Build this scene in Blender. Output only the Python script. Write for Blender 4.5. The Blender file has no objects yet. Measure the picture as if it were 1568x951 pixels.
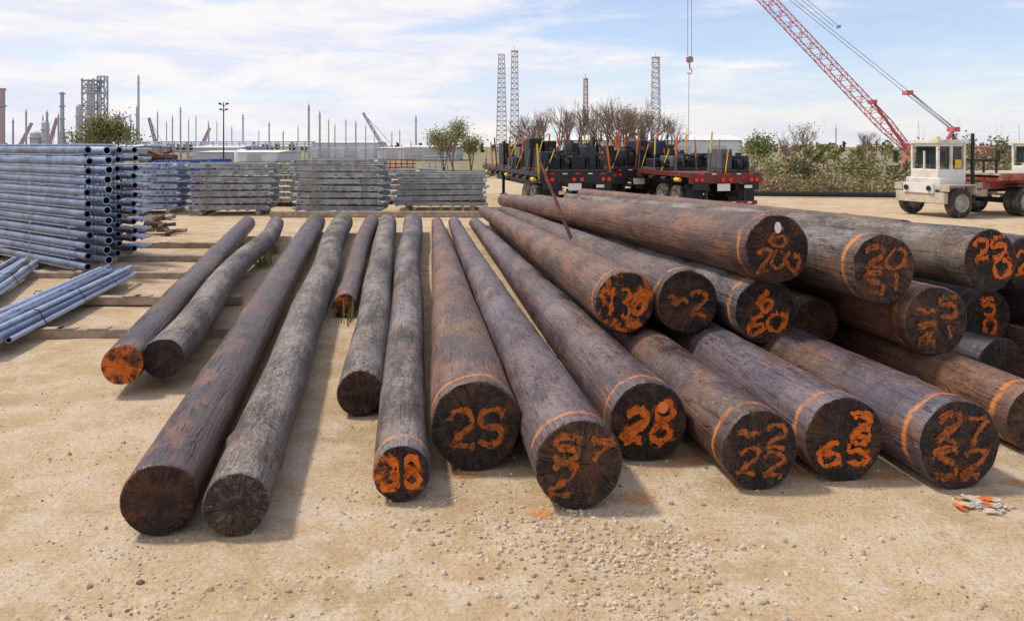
import bpy, math, random
from mathutils import Vector, Matrix, noise
random.seed(7)
R=random.random
def U(a,b): return random.uniform(a,b)
scene=bpy.context.scene
# ------------------------------------------------------------ materials
def newmat(name):
    m=bpy.data.materials.new(name); m.use_nodes=True
    nt=m.node_tree; nt.nodes.clear()
    o=nt.nodes.new('ShaderNodeOutputMaterial'); b=nt.nodes.new('ShaderNodeBsdfPrincipled')
    nt.links.new(b.outputs[0],o.inputs[0])
    return m,nt,b,o
def N(nt,t,**k):
    n=nt.nodes.new(t)
    for a,v in k.items(): setattr(n,a,v)
    return n
def L(nt,a,b): nt.links.new(a,b)
def coords(nt,scale=(1,1,1),kind='Object'):
    tc=N(nt,'ShaderNodeTexCoord'); mp=N(nt,'ShaderNodeMapping'); mp.inputs['Scale'].default_value=scale
    L(nt,tc.outputs[kind],mp.inputs[0]); return mp.outputs[0]
def noi(nt,vec,scale,detail=4,rough=.6,dist=0):
    n=N(nt,'ShaderNodeTexNoise'); n.inputs['Scale'].default_value=scale; n.inputs['Detail'].default_value=detail
    n.inputs['Roughness'].default_value=rough; n.inputs['Distortion'].default_value=dist
    L(nt,vec,n.inputs['Vector']); return n.outputs[0]
def ramp(nt,fac,pts):
    r=N(nt,'ShaderNodeValToRGB'); e=r.color_ramp.elements
    while len(e)<len(pts): e.new(.5)
    for i,(p,c) in enumerate(pts):
        e[i].position=p
        if not hasattr(c,'__len__'): c=(c,c,c)
        e[i].color=(c[0],c[1],c[2],1)
    L(nt,fac,r.inputs[0]); return r.outputs[0]
def mixc(nt,fac,a,b,mode='MIX'):
    m=N(nt,'ShaderNodeMix',data_type='RGBA',blend_type=mode)
    if isinstance(fac,(int,float)): m.inputs[0].default_value=fac
    else: L(nt,fac,m.inputs[0])
    for s,i in ((a,6),(b,7)):
        if hasattr(s,'links'): L(nt,s,m.inputs[i])
        else: m.inputs[i].default_value=(s[0],s[1],s[2],1)
    return m.outputs[2]
def mth(nt,op,a,b=None,c=None,clamp=False):
    m=N(nt,'ShaderNodeMath',operation=op); m.use_clamp=clamp
    for i,s in enumerate((a,b,c)):
        if s is None: continue
        if hasattr(s,'links'): L(nt,s,m.inputs[i])
        else: m.inputs[i].default_value=s
    return m.outputs[0]
def bump(nt,b,h,strength=.5,dist=.02):
    n=N(nt,'ShaderNodeBump'); n.inputs['Strength'].default_value=strength; n.inputs['Distance'].default_value=dist
    L(nt,h,n.inputs['Height']); L(nt,n.outputs[0],b.inputs['Normal'])
def pm(name,col,rough=.6,metal=0,var=.3,scale=4,dirt=None,bmp=False):
    m,nt,b,o=newmat(name); v=coords(nt)
    n=noi(nt,v,scale,3,.65)
    lo=tuple(c*(1-var) for c in col); hi=tuple(min(1,c*(1+var)) for c in col)
    c=ramp(nt,n,[(.3,lo),(.7,hi)])
    if dirt:
        n2=noi(nt,v,scale*.6,4,.7); f=ramp(nt,n2,[(.5,0.),(.62,.8)])
        c=mixc(nt,f,c,dirt)
    L(nt,c,b.inputs['Base Color']); b.inputs['Roughness'].default_value=rough; b.inputs['Metallic'].default_value=metal
    if bmp: bump(nt,b,n,.15,.01)
    return m
ORANGE=(.80,.17,.008)
def bark(name,dark,mid,dust,dustamt=.5,band=True,ox=.6,bandz=.16,rough=.55,painted_sheen=(.10,.09,.13),rg=.4):
    m,nt,b,o=newmat(name)
    tc=N(nt,'ShaderNodeTexCoord'); oi=N(nt,'ShaderNodeObjectInfo')
    off=N(nt,'ShaderNodeVectorMath',operation='SCALE'); off.inputs[0].default_value=(17,23,31); L(nt,oi.outputs['Random'],off.inputs['Scale'])
    add=N(nt,'ShaderNodeVectorMath',operation='ADD'); L(nt,tc.outputs['Object'],add.inputs[0]); L(nt,off.outputs[0],add.inputs[1])
    def mp(s):
        q=N(nt,'ShaderNodeMapping'); q.inputs['Scale'].default_value=s; L(nt,add.outputs[0],q.inputs[0]); return q.outputs[0]
    big=noi(nt,mp((1,1,.40)),2.6,5,.70)
    grain=noi(nt,mp((1,1,.05)),26,3,.7)
    ring=noi(nt,mp((.5,.5,1)),5.5,5,.72,.8)
    fine=noi(nt,mp((1,1,.5)),42,3,.75)
    c=ramp(nt,big,[(.34,dark),(.5,mid),(.68,tuple(x*1.45 for x in mid))])
    c=mixc(nt,ramp(nt,noi(nt,mp((1,1,.25)),1.6,2,.6),[(.46,0.),(.62,.7)]),c,painted_sheen)  # surface sheen painted into the base colour as noise patches
    c=mixc(nt,ramp(nt,noi(nt,mp((1,1,.35)),3.1,5,.75),[(.52,0.),(.61,ox)]),c,(.24,.095,.035))
    c=mixc(nt,ramp(nt,ring,[(.38,rg),(.47,.0)]),c,tuple(x*.6 for x in dark))
    c=mixc(nt,ramp(nt,grain,[(.34,.6),(.47,.0)]),c,tuple(x*.5 for x in dark))
    # long drying checks
    ck=mth(nt,'ABSOLUTE',mth(nt,'SUBTRACT',noi(nt,mp((1,1,.06)),9,2,.5),.5)); ckm=ramp(nt,ring,[(.48,0.),(.56,1.)])
    ckf=mth(nt,'MULTIPLY',ramp(nt,ck,[(.004,1.),(.014,0.)]),ckm)
    c=mixc(nt,mth(nt,'MULTIPLY',ckf,.85),c,(.008,.006,.005))
    g=N(nt,'ShaderNodeNewGeometry'); sx=N(nt,'ShaderNodeSeparateXYZ'); L(nt,g.outputs['Normal'],sx.inputs[0])
    up=mth(nt,'MULTIPLY_ADD',sx.outputs[2],1.1,-.05,clamp=True)
    dn=ramp(nt,mth(nt,'ADD',mth(nt,'MULTIPLY',big,.55),mth(nt,'MULTIPLY',fine,.45)),[(.46,0.),(.60,1.)])
    c=mixc(nt,mth(nt,'MULTIPLY',mth(nt,'MULTIPLY',up,dn),dustamt,clamp=True),c,dust)
    fl=ramp(nt,noi(nt,mp((.7,.7,1)),22,4,.8),[(.61,0.),(.66,1.)])
    c=mixc(nt,mth(nt,'MULTIPLY',mth(nt,'MULTIPLY',fl,dn),.6),c,(.44,.39,.35))
    if band:
        sz=N(nt,'ShaderNodeSeparateXYZ'); L(nt,tc.outputs['Object'],sz.inputs[0])
        wob=noi(nt,mp((1,1,1)),3.5,4,.7)
        w=mth(nt,'ADD',sz.outputs[2],mth(nt,'MULTIPLY',mth(nt,'SUBTRACT',wob,.5),.14))
        d=mth(nt,'ABSOLUTE',mth(nt,'SUBTRACT',w,bandz))
        edge=ramp(nt,mth(nt,'ADD',d,mth(nt,'MULTIPLY',fine,.03)),[(.026,1.),(.050,0.)])
        k=mth(nt,'MULTIPLY',edge,ramp(nt,ring,[(.40,.1),(.52,.85)]))
        c=mixc(nt,k,c,(.62,.21,.045))
    L(nt,c,b.inputs['Base Color'])
    L(nt,ramp(nt,big,[(.3,rough-.12),(.7,rough+.2)]),b.inputs['Roughness'])
    h=mth(nt,'SUBTRACT',mth(nt,'ADD',mth(nt,'MULTIPLY',grain,.8),mth(nt,'MULTIPLY',ring,.9)),mth(nt,'MULTIPLY',ckf,.6))
    bump(nt,b,h,.8,.02)
    return m
BARK={
 'brown':bark('bark_brown',(.034,.018,.014),(.092,.046,.033),(.26,.20,.175),.5,ox=.5,rough=.5),
 'red':bark('bark_redbrown',(.050,.022,.013),(.150,.066,.038),(.30,.22,.165),.5,ox=.8,painted_sheen=(.07,.045,.045),rough=.5),
 'violet':bark('bark_violet',(.034,.021,.024),(.100,.060,.060),(.27,.225,.225),.55,ox=.35,rough=.5),
 'grey':bark('bark_grey',(.040,.029,.025),(.125,.098,.083),(.38,.335,.30),.75,band=False,rough=.7,ox=.25,painted_sheen=(.08,.068,.065),rg=.7),
 'greyb':bark('bark_grey_banded',(.038,.027,.024),(.115,.085,.073),(.36,.315,.29),.7,band=True,rough=.65,ox=.3,rg=.6),
 'dark':bark('bark_creosote',(.016,.012,.017),(.05,.038,.046),(.19,.17,.18),.4,band=False,rough=.42,ox=.2),
 'oily':bark('bark_oily',(.024,.012,.011),(.078,.036,.026),(.20,.145,.135),.3,band=False,rough=.36,ox=.65,painted_sheen=(.022,.022,.05),rg=.2),
}
def endmat(name,base,spray=0.,ringc=(.12,.07,.04)):
    m,nt,b,o=newmat(name)
    tc=N(nt,'ShaderNodeTexCoord'); oi=N(nt,'ShaderNodeObjectInfo')
    sep=N(nt,'ShaderNodeSeparateXYZ'); L(nt,tc.outputs['Object'],sep.inputs[0])
    v=coords(nt); off=N(nt,'ShaderNodeVectorMath',operation='ADD'); L(nt,v,off.inputs[0])
    sc=N(nt,'ShaderNodeVectorMath',operation='SCALE'); sc.inputs[0].default_value=(13,29,7); L(nt,oi.outputs['Random'],sc.inputs['Scale']); L(nt,sc.outputs[0],off.inputs[1])
    v=off.outputs[0]
    n=noi(nt,v,7,4,.75); n2=noi(nt,v,28,4,.75)
    rad=mth(nt,'SQRT',mth(nt,'ADD',mth(nt,'POWER',sep.outputs[0],2.),mth(nt,'POWER',sep.outputs[1],2.)))
    rr=mth(nt,'SINE',mth(nt,'MULTIPLY',mth(nt,'ADD',rad,mth(nt,'MULTIPLY',n,.03)),330.))
    ang=mth(nt,'ARCTAN2',sep.outputs[1],sep.outputs[0])
    an=N(nt,'ShaderNodeTexNoise',noise_dimensions='2D'); cb=N(nt,'ShaderNodeCombineXYZ'); L(nt,mth(nt,'MULTIPLY',ang,3.2),cb.inputs[0]); L(nt,mth(nt,'ADD',mth(nt,'MULTIPLY',rad,1.5),mth(nt,'MULTIPLY',oi.outputs['Random'],50.)),cb.inputs[1])
    L(nt,cb.outputs[0],an.inputs['Vector']); an.inputs['Scale'].default_value=1.6; an.inputs['Detail'].default_value=3
    crack=ramp(nt,mth(nt,'ABSOLUTE',mth(nt,'SUBTRACT',an.outputs[0],.5)),[(.0,1.),(.022,0.)])
    c=ramp(nt,n,[(.36,tuple(x*.4 for x in base)),(.52,base),(.68,ringc)])
    c=mixc(nt,mth(nt,'MULTIPLY',mth(nt,'MULTIPLY_ADD',rr,.5,.5),.3),c,tuple(x*.4 for x in base))
    c=mixc(nt,ramp(nt,n2,[(.54,0.),(.62,.5)]),c,ringc)
    ov=ramp(nt,noi(nt,v,3.2,4,.75),[(.50,0.),(.66,.45)]); c=mixc(nt,ov,c,(.22,.07,.02))
    if spray>0:
        s=ramp(nt,noi(nt,v,4.5,5,.74),[(.62-spray*.30,0.),(.68-spray*.24,.9)])
        c=mixc(nt,s,c,ORANGE)
    c=mixc(nt,mth(nt,'MULTIPLY',crack,.8),c,(.006,.004,.003))
    L(nt,c,b.inputs['Base Color']); b.inputs['Roughness'].default_value=.75
    h=mth(nt,'ADD',mth(nt,'MULTIPLY',rr,.10),mth(nt,'SUBTRACT',mth(nt,'ADD',n2,n),mth(nt,'MULTIPLY',crack,1.2)))
    bump(nt,b,h,.9,.016)
    return m
END={'d':endmat('end_dark',(.024,.015,.012),0,(.075,.048,.033)),'b':endmat('end_brown',(.05,.027,.018),0,(.14,.075,.043)),
 's':endmat('end_lightly_sprayed',(.030,.018,.014),.3,(.08,.05,.03)),'o':endmat('end_orange_sprayed',(.04,.02,.014),.66),
 'g':endmat('end_weathered',(.055,.042,.036),0,(.18,.15,.125)),'r':endmat('end_rusty',(.032,.013,.009),0,(.075,.026,.016))}
def spraymat(name,col,lo=.30,hi=.62,sc=22,gain=.85):
    m,nt,b,o=newmat(name)
    at=N(nt,'ShaderNodeAttribute',attribute_name='soft')
    v=coords(nt); n=noi(nt,v,sc,4,.8); n2=noi(nt,v,7,2,.6)
    a=mth(nt,'ADD',mth(nt,'MULTIPLY_ADD',n,1.5,-.82),mth(nt,'MULTIPLY_ADD',n2,.7,-.35)); a=mth(nt,'ADD',mth(nt,'MULTIPLY',at.outputs['Fac'],gain),a)
    a=ramp(nt,a,[(lo,0.),(hi,.96)])
    L(nt,ramp(nt,n,[(.3,tuple(c*.6 for c in col)),(.6,col)]),b.inputs['Base Color']); b.inputs['Roughness'].default_value=.6
    L(nt,a,b.inputs['Alpha']); return m
M_SPRAY=spraymat('orange_spray_paint',ORANGE,.32,.62)
M_SPRAYF=spraymat('faded_orange_spray_paint',(.52,.14,.02),.36,.85)
M_OVER=spraymat('overspray_on_gravel',(.85,.33,.09),.34,1.3,30)
M_WHITE=pm('white_label',(.75,.75,.73),.5,0,.08)
# ------------------------------------------------------------ mesh builder
class MB:
    def __init__(s): s.v=[];s.f=[];s.m=[];s.soft={}
    def add(s,vs,fs,m=0,M=None):
        o=len(s.v)
        if M is not None: vs=[M@Vector(v) for v in vs]
        s.v+= [tuple(v) for v in vs]
        for f in fs: s.f.append(tuple(i+o for i in f)); s.m.append(m)
        return o
    def box(s,c,d,m=0,M=None,rz=0):
        x,y,z=d[0]/2,d[1]/2,d[2]/2; b=min(x,y,z)*.12
        vs=[];idx={}
        for sx in(-1,1):
            for sy in(-1,1):
                for sz in(-1,1):
                    for k in range(3):
                        p=[sx*(x-b),sy*(y-b),sz*(z-b)]; p[k]=(sx*x,sy*y,sz*z)[k]
                        idx[(sx,sy,sz,k)]=len(vs); vs.append(p)
        fs=[]
        for k in range(3):
            a,bx=[i for i in range(3) if i!=k]
            for sg in(-1,1):
                q=[]
                for (u,w) in((-1,-1),(1,-1),(1,1),(-1,1)):
                    t=[0,0,0];t[k]=sg;t[a]=u;t[bx]=w;q.append(idx[(t[0],t[1],t[2],k)])
                fs.append(q)
        for k in range(3):
            a,bx=[i for i in range(3) if i!=k]
            for u in(-1,1):
                for w in(-1,1):
                    t1=[0,0,0];t1[a]=u;t1[bx]=w;t2=list(t1);t1[k]=-1;t2[k]=1
                    fs.append([idx[(*t1,a)],idx[(*t2,a)],idx[(*t2,bx)],idx[(*t1,bx)]])
        for sx in(-1,1):
            for sy in(-1,1):
                for sz in(-1,1): fs.append([idx[(sx,sy,sz,k)] for k in range(3)])
        T=Matrix.Translation(Vector(c))@Matrix.Rotation(rz,4,'Z')
        if M is not None: T=M@T
        s.add(vs,fs,m,T)
    def tube(s,p0,p1,r0,r1=None,n=8,m=0,M=None,cap=True,capm=None):
        if r1 is None: r1=r0
        p0=Vector(p0);p1=Vector(p1); d=(p1-p0)
        if d.length<1e-6: return
        d.normalize(); a=Vector((0,0,1)) if abs(d.z)<.9 else Vector((1,0,0))
        x=d.cross(a).normalized(); y=d.cross(x)
        vs=[];fs=[]
        for p,r in((p0,r0),(p1,r1)):
            for i in range(n):
                t=2*math.pi*i/n; vs.append(p+x*math.cos(t)*r+y*math.sin(t)*r)
        for i in range(n): j=(i+1)%n; fs.append((i,j,n+j,n+i))
        s.add(vs,fs,m,M)
        if cap:
            s.add(vs[:n],[tuple(range(n))],m if capm is None else capm,M); s.add(vs[n:],[tuple(range(n))],m if capm is None else capm,M)
    def pipe(s,p0,p1,r,n=12,m=0,mi=1,M=None):
        p0=Vector(p0);p1=Vector(p1); s.tube(p0,p1,r,r,n,m,M,cap=False)
        d=(p1-p0).normalized(); a=Vector((0,0,1)) if abs(d.z)<.9 else Vector((1,0,0))
        x=d.cross(a).normalized(); y=d.cross(x)
        for p,sg in((p0,1),(p1,-1)):
            vs=[]
            for rr,off in((r,0),(r*.78,0),(r*.76,r*2)):
                for i in range(n):
                    t=2*math.pi*i/n; vs.append(p+d*off*sg+x*math.cos(t)*rr+y*math.sin(t)*rr)
            s.add(vs,[(i,(i+1)%n,n+(i+1)%n,n+i) for i in range(n)],m,M)
            s.add(vs[n:],[(i,(i+1)%n,n+(i+1)%n,n+i) for i in range(n)]+[tuple(range(n,2*n))],mi,M)
    def lathe(s,c,axis,prof,n=24,m=0,M=None):
        d=Vector(axis).normalized(); a=Vector((0,0,1)) if abs(d.z)<.9 else Vector((1,0,0))
        x=d.cross(a).normalized(); y=d.cross(x); c=Vector(c); vs=[]
        for (ax,r,mm) in prof:
            for i in range(n):
                t=2*math.pi*i/n; vs.append(c+d*ax+x*math.cos(t)*r+y*math.sin(t)*r)
        o=s.add(vs,[],m,M)
        for k in range(len(prof)-1):
            for i in range(n):
                j=(i+1)%n; s.f.append((o+k*n+i,o+k*n+j,o+(k+1)*n+j,o+(k+1)*n+i)); s.m.append(prof[k][2])
    def wheel(s,c,axis,r=.5,w=.26,tm=0,rm=1,M=None):
        h=w/2
        s.lathe(c,axis,[(-h*.5,.02,rm),(-h*.5,r*.22,rm),(-h*.25,r*.3,rm),(-h*.2,r*.5,rm),(-h*.9,r*.56,rm),(-h,r*.6,tm),(-h*1.05,r*.8,tm),(-h*.8,r*.97,tm),(-h*.5,r,tm),(h*.5,r,tm),(h*.8,r*.97,tm),(h*1.05,r*.8,tm),(h,r*.6,rm),(h*.9,r*.56,rm),(h*.2,r*.5,rm),(h*.25,r*.3,rm),(h*.5,r*.22,rm),(h*.5,.02,rm)],24,tm,M)
    def ribbon(s,pts,w,m,z=-.008,gain=1.):
        P=[Vector((p[0],p[1],0)) for p in pts]; S=[]
        P=[P[0]*2-P[1]]+P+[P[-1]*2-P[-2]]
        for i in range(1,len(P)-2):
            for k in range(6):
                t=k/6; a,b,c,d=P[i-1:i+3]
                S.append(.5*((2*b)+(c-a)*t+(2*a-5*b+4*c-d)*t*t+(3*b-a-3*c+d)*t**3))
        S.append(P[-2]); n=len(S); vs=[];sf=[]; ph=U(0,9)
        for i,p in enumerate(S):
            d=(S[min(i+1,n-1)]-S[max(i-1,0)]); d=d.normalized() if d.length>0 else Vector((1,0,0))
            q=Vector((-d.y,d.x,0)); ww=w*(1+.45*math.sin(i*.9+ph)*math.sin(i*.37+ph))*U(.85,1.15)
            e=.25 if i in(0,n-1) else 1.
            for k,f in((-1,0),(-.45,.9),(.45,.9),(1,0)):
                vs.append((p.x+q.x*ww*k,p.y+q.y*ww*k,z)); sf.append(f*e*gain)
        fs=[]
        for i in range(n-1):
            for k in range(3): fs.append((i*4+k,i*4+k+1,i*4+k+5,i*4+k+4))
        o=s.add(vs,fs,m)
        for i,v in enumerate(sf): s.soft[o+i]=v
    def build(s,name,mats,smooth=False,parent=None,M=None,smooth_mats=None):
        me=bpy.data.meshes.new(name); me.from_pydata(s.v,[],s.f)
        for m in mats: me.materials.append(m)
        me.polygons.foreach_set('material_index',s.m)
        if smooth: me.polygons.foreach_set('use_smooth',[True]*len(s.f))
        elif smooth_mats is not None: me.polygons.foreach_set('use_smooth',[mm in smooth_mats for mm in s.m])
        if s.soft:
            a=me.attributes.new('soft','FLOAT','POINT')
            for i,v in s.soft.items(): a.data[i].value=v
        me.update()
        ob=bpy.data.objects.new(name,me); scene.collection.objects.link(ob)
        if M is not None: ob.matrix_world=M
        if parent: ob.parent=parent
        return ob
def empty(name,M=None):
    e=bpy.data.objects.new(name,None); scene.collection.objects.link(e)
    if M is not None: e.matrix_world=M
    return e
# ------------------------------------------------------------ ground
def gz(x,y):
    r=math.hypot(x,y)
    k=max(0,1-r/45)
    return k*(.024*noise.noise(Vector((x*.45,y*.45,0)))+.014*noise.noise(Vector((x*1.7,y*1.7,5))))-.004
def axis(dense,ext,nd,ne):
    a=[-dense+2*dense*i/nd for i in range(nd+1)]
    o=[dense*(ext/dense)**(i/ne) for i in range(1,ne+1)]
    return [-q for q in reversed(o)]+a+o
xs=axis(12,4000,170,26); ys=[y+8 for y in axis(12,4000,170,26)]
g=MB(); nx=len(xs)
vs=[(x,y,gz(x,y)) for y in ys for x in xs]
fs=[(j*nx+i,j*nx+i+1,(j+1)*nx+i+1,(j+1)*nx+i) for j in range(len(ys)-1) for i in range(nx-1)]
g.add(vs,fs)
m,nt,b,o=newmat('gravel_ground')
v=coords(nt)
A=noi(nt,v,.5,4,.65); B=noi(nt,v,2.2,5,.75); C=noi(nt,v,34,4,.78)
vo=N(nt,'ShaderNodeTexVoronoi'); vo.inputs['Scale'].default_value=48; L(nt,v,vo.inputs['Vector'])
c=ramp(nt,A,[(.34,(.47,.325,.185)),(.5,(.56,.405,.245)),(.66,(.61,.465,.31))])
gm=ramp(nt,B,[(.47,0.),(.60,.8)])
c=mixc(nt,gm,c,(.64,.52,.385))
c=mixc(nt,ramp(nt,noi(nt,v,1.1,4,.8),[(.36,.45),(.46,0.)]),c,(.40,.28,.165))
sep=N(nt,'ShaderNodeSeparateColor'); L(nt,vo.outputs['Color'],sep.inputs[0])
peb=mth(nt,'MULTIPLY',mth(nt,'MULTIPLY',mth(nt,'GREATER_THAN',sep.outputs[0],.72),ramp(nt,vo.outputs['Distance'],[(.25,1.),(.42,0.)])),mth(nt,'MULTIPLY_ADD',gm,.8,.25))
c=mixc(nt,mth(nt,'MULTIPLY',peb,.6),c,(.66,.58,.47))
peb2=mth(nt,'MULTIPLY',mth(nt,'GREATER_THAN',sep.outputs[1],.85),ramp(nt,vo.outputs['Distance'],[(.2,1.),(.38,0.)]))
c=mixc(nt,mth(nt,'MULTIPLY',peb2,.5),c,(.26,.18,.11))
c=mixc(nt,1.,c,ramp(nt,C,[(.30,.66),(.5,1.),(.72,1.15)]),'MULTIPLY')
sp=N(nt,'ShaderNodeSeparateXYZ'); L(nt,v,sp.inputs[0])
far=mth(nt,'ADD',sp.outputs[1],mth(nt,'MULTIPLY',mth(nt,'SUBTRACT',noi(nt,v,.08,3),.5),30.))
farr=mth(nt,'ADD',far,mth(nt,'MULTIPLY',mth(nt,'MINIMUM',mth(nt,'MAXIMUM',sp.outputs[0],0.),20.),.9))
fg=ramp(nt,mth(nt,'DIVIDE',farr,100.),[(.55,0.),(.70,1.)])
c=mixc(nt,fg,c,ramp(nt,noi(nt,v,.6,3),[(.3,(.18,.17,.085)),(.7,(.33,.28,.17))]))
L(nt,c,b.inputs['Base Color']); b.inputs['Roughness'].default_value=.95; b.inputs['Specular IOR Level'].default_value=.2
h=mth(nt,'ADD',mth(nt,'MULTIPLY',B,1.6),mth(nt,'MULTIPLY',C,.8))
bump(nt,b,h,.9,.024)
g.build('ground',[m],smooth=True)
def ico():
    t=(1+5**.5)/2
    v=[(-1,t,0),(1,t,0),(-1,-t,0),(1,-t,0),(0,-1,t),(0,1,t),(0,-1,-t),(0,1,-t),(t,0,-1),(t,0,1),(-t,0,-1),(-t,0,1)]
    f=[(0,11,5),(0,5,1),(0,1,7),(0,7,10),(0,10,11),(1,5,9),(5,11,4),(11,10,2),(10,7,6),(7,1,8),(3,9,4),(3,4,2),(3,2,6),(3,6,8),(3,8,9),(4,9,5),(2,4,11),(6,2,10),(8,6,7),(9,8,1)]
    return [Vector(q).normalized() for q in v],f
IV,IF=ico()
gr=MB()
def rock(x,y,s,mi,sink=.2):
    M=Matrix.Rotation(U(0,6.3),3,'Z')@Matrix.Rotation(U(0,3),3,'X')
    sc=(U(.7,1.3),U(.6,1.1),U(.5,.9)); z=gz(x,y)+s*sink
    gr.add([Vector((p.x*sc[0]*U(.8,1.15),p.y*sc[1]*U(.8,1.15),p.z*sc[2])) @ M*s+Vector((x,y,z)) for p in IV],IF,mi)
n=0
while n<8500:
    y=3.6+ (R()**1.7)*12; x=U(-.75,.75)*y
    d=noise.noise(Vector((x*.8,y*.8,9)))+.5*noise.noise(Vector((x*2.5,y*2.5,2)))
    if R()>.10+max(0,d)*1.8: continue
    s=.0035+.009*R()**2.5
    if R()<.012: s=U(.014,.026)
    rock(x,y,s,random.choice((0,1,1,1,2,2)) if R()<.95 else 3); n+=1
for (x,y,w,cnt) in ((.25,4.95,.25,240),(.6,4.6,.22,300),(.95,4.75,.2,150),(-.3,4.85,.3,130),(-.8,5.4,.35,120),(.5,4.3,.6,380),(2.0,4.7,.3,60),(-1.3,4.3,.2,40),(.9,4.15,.3,150)):
    for i in range(cnt): rock(random.gauss(x,w),random.gauss(y,w*.6),.005+.017*R()**2.2,random.choice((0,0,1,2)))
gr.build('gravel',[pm('stone_pale',(.60,.50,.38),.9,0,.2,30),pm('stone_tan',(.52,.39,.26),.9,0,.2,30),pm('stone_sand',(.44,.32,.2),.9,0,.2,30),pm('stone_dark',(.17,.12,.09),.9,0,.2,30)])
# ------------------------------------------------------------ wooden poles
DG={'0':[[(.5,1),(.12,.8),(.08,.3),(.45,0),(.9,.25),(.92,.75),(.5,1)]],
'2':[[(.05,.75),(.3,1),(.8,.95),(.85,.65),(.4,.3),(.05,.03)],[(.05,.03),(.5,.08),(.98,.02)]],
'5':[[(.92,1),(.5,.96),(.12,.97)],[(.12,.97),(.1,.6),(.6,.62),(.95,.35),(.7,.03),(.05,.08)]],
'S':[[(.95,.85),(.6,1),(.1,.85),(.2,.55),(.8,.45),(.9,.15),(.5,0),(.05,.12)]],
'3':[[(.1,.95),(.6,1),(.85,.78),(.45,.55),(.9,.35),(.65,.02),(.05,.1)]],
'6':[[(.8,1),(.3,.75),(.08,.3),(.4,0),(.9,.18),(.75,.5),(.15,.4)]],
'7':[[(.05,1),(.5,.97),(.95,1)],[(.95,1),(.6,.5),(.45,0)]],
'1':[[(.5,1),(.52,.5),(.5,0)]],
'8':[[(.5,.52),(.15,.75),(.5,1),(.85,.75),(.5,.52),(.1,.25),(.5,0),(.9,.25),(.5,.52)]],
'9':[[(.85,.7),(.5,1),(.12,.75),(.5,.5),(.85,.7),(.7,.3),(.5,0)]],
'n':[[(.0,.5),(.2,.62),(.45,.45),(.7,.55),(1,.5)]]}
M_SOOTR=spraymat('dark_crack_stain',(.01,.007,.006),.3,.6); M_DOT=pm('orange_tag',(.85,.22,.05),.5,0,.1)
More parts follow.
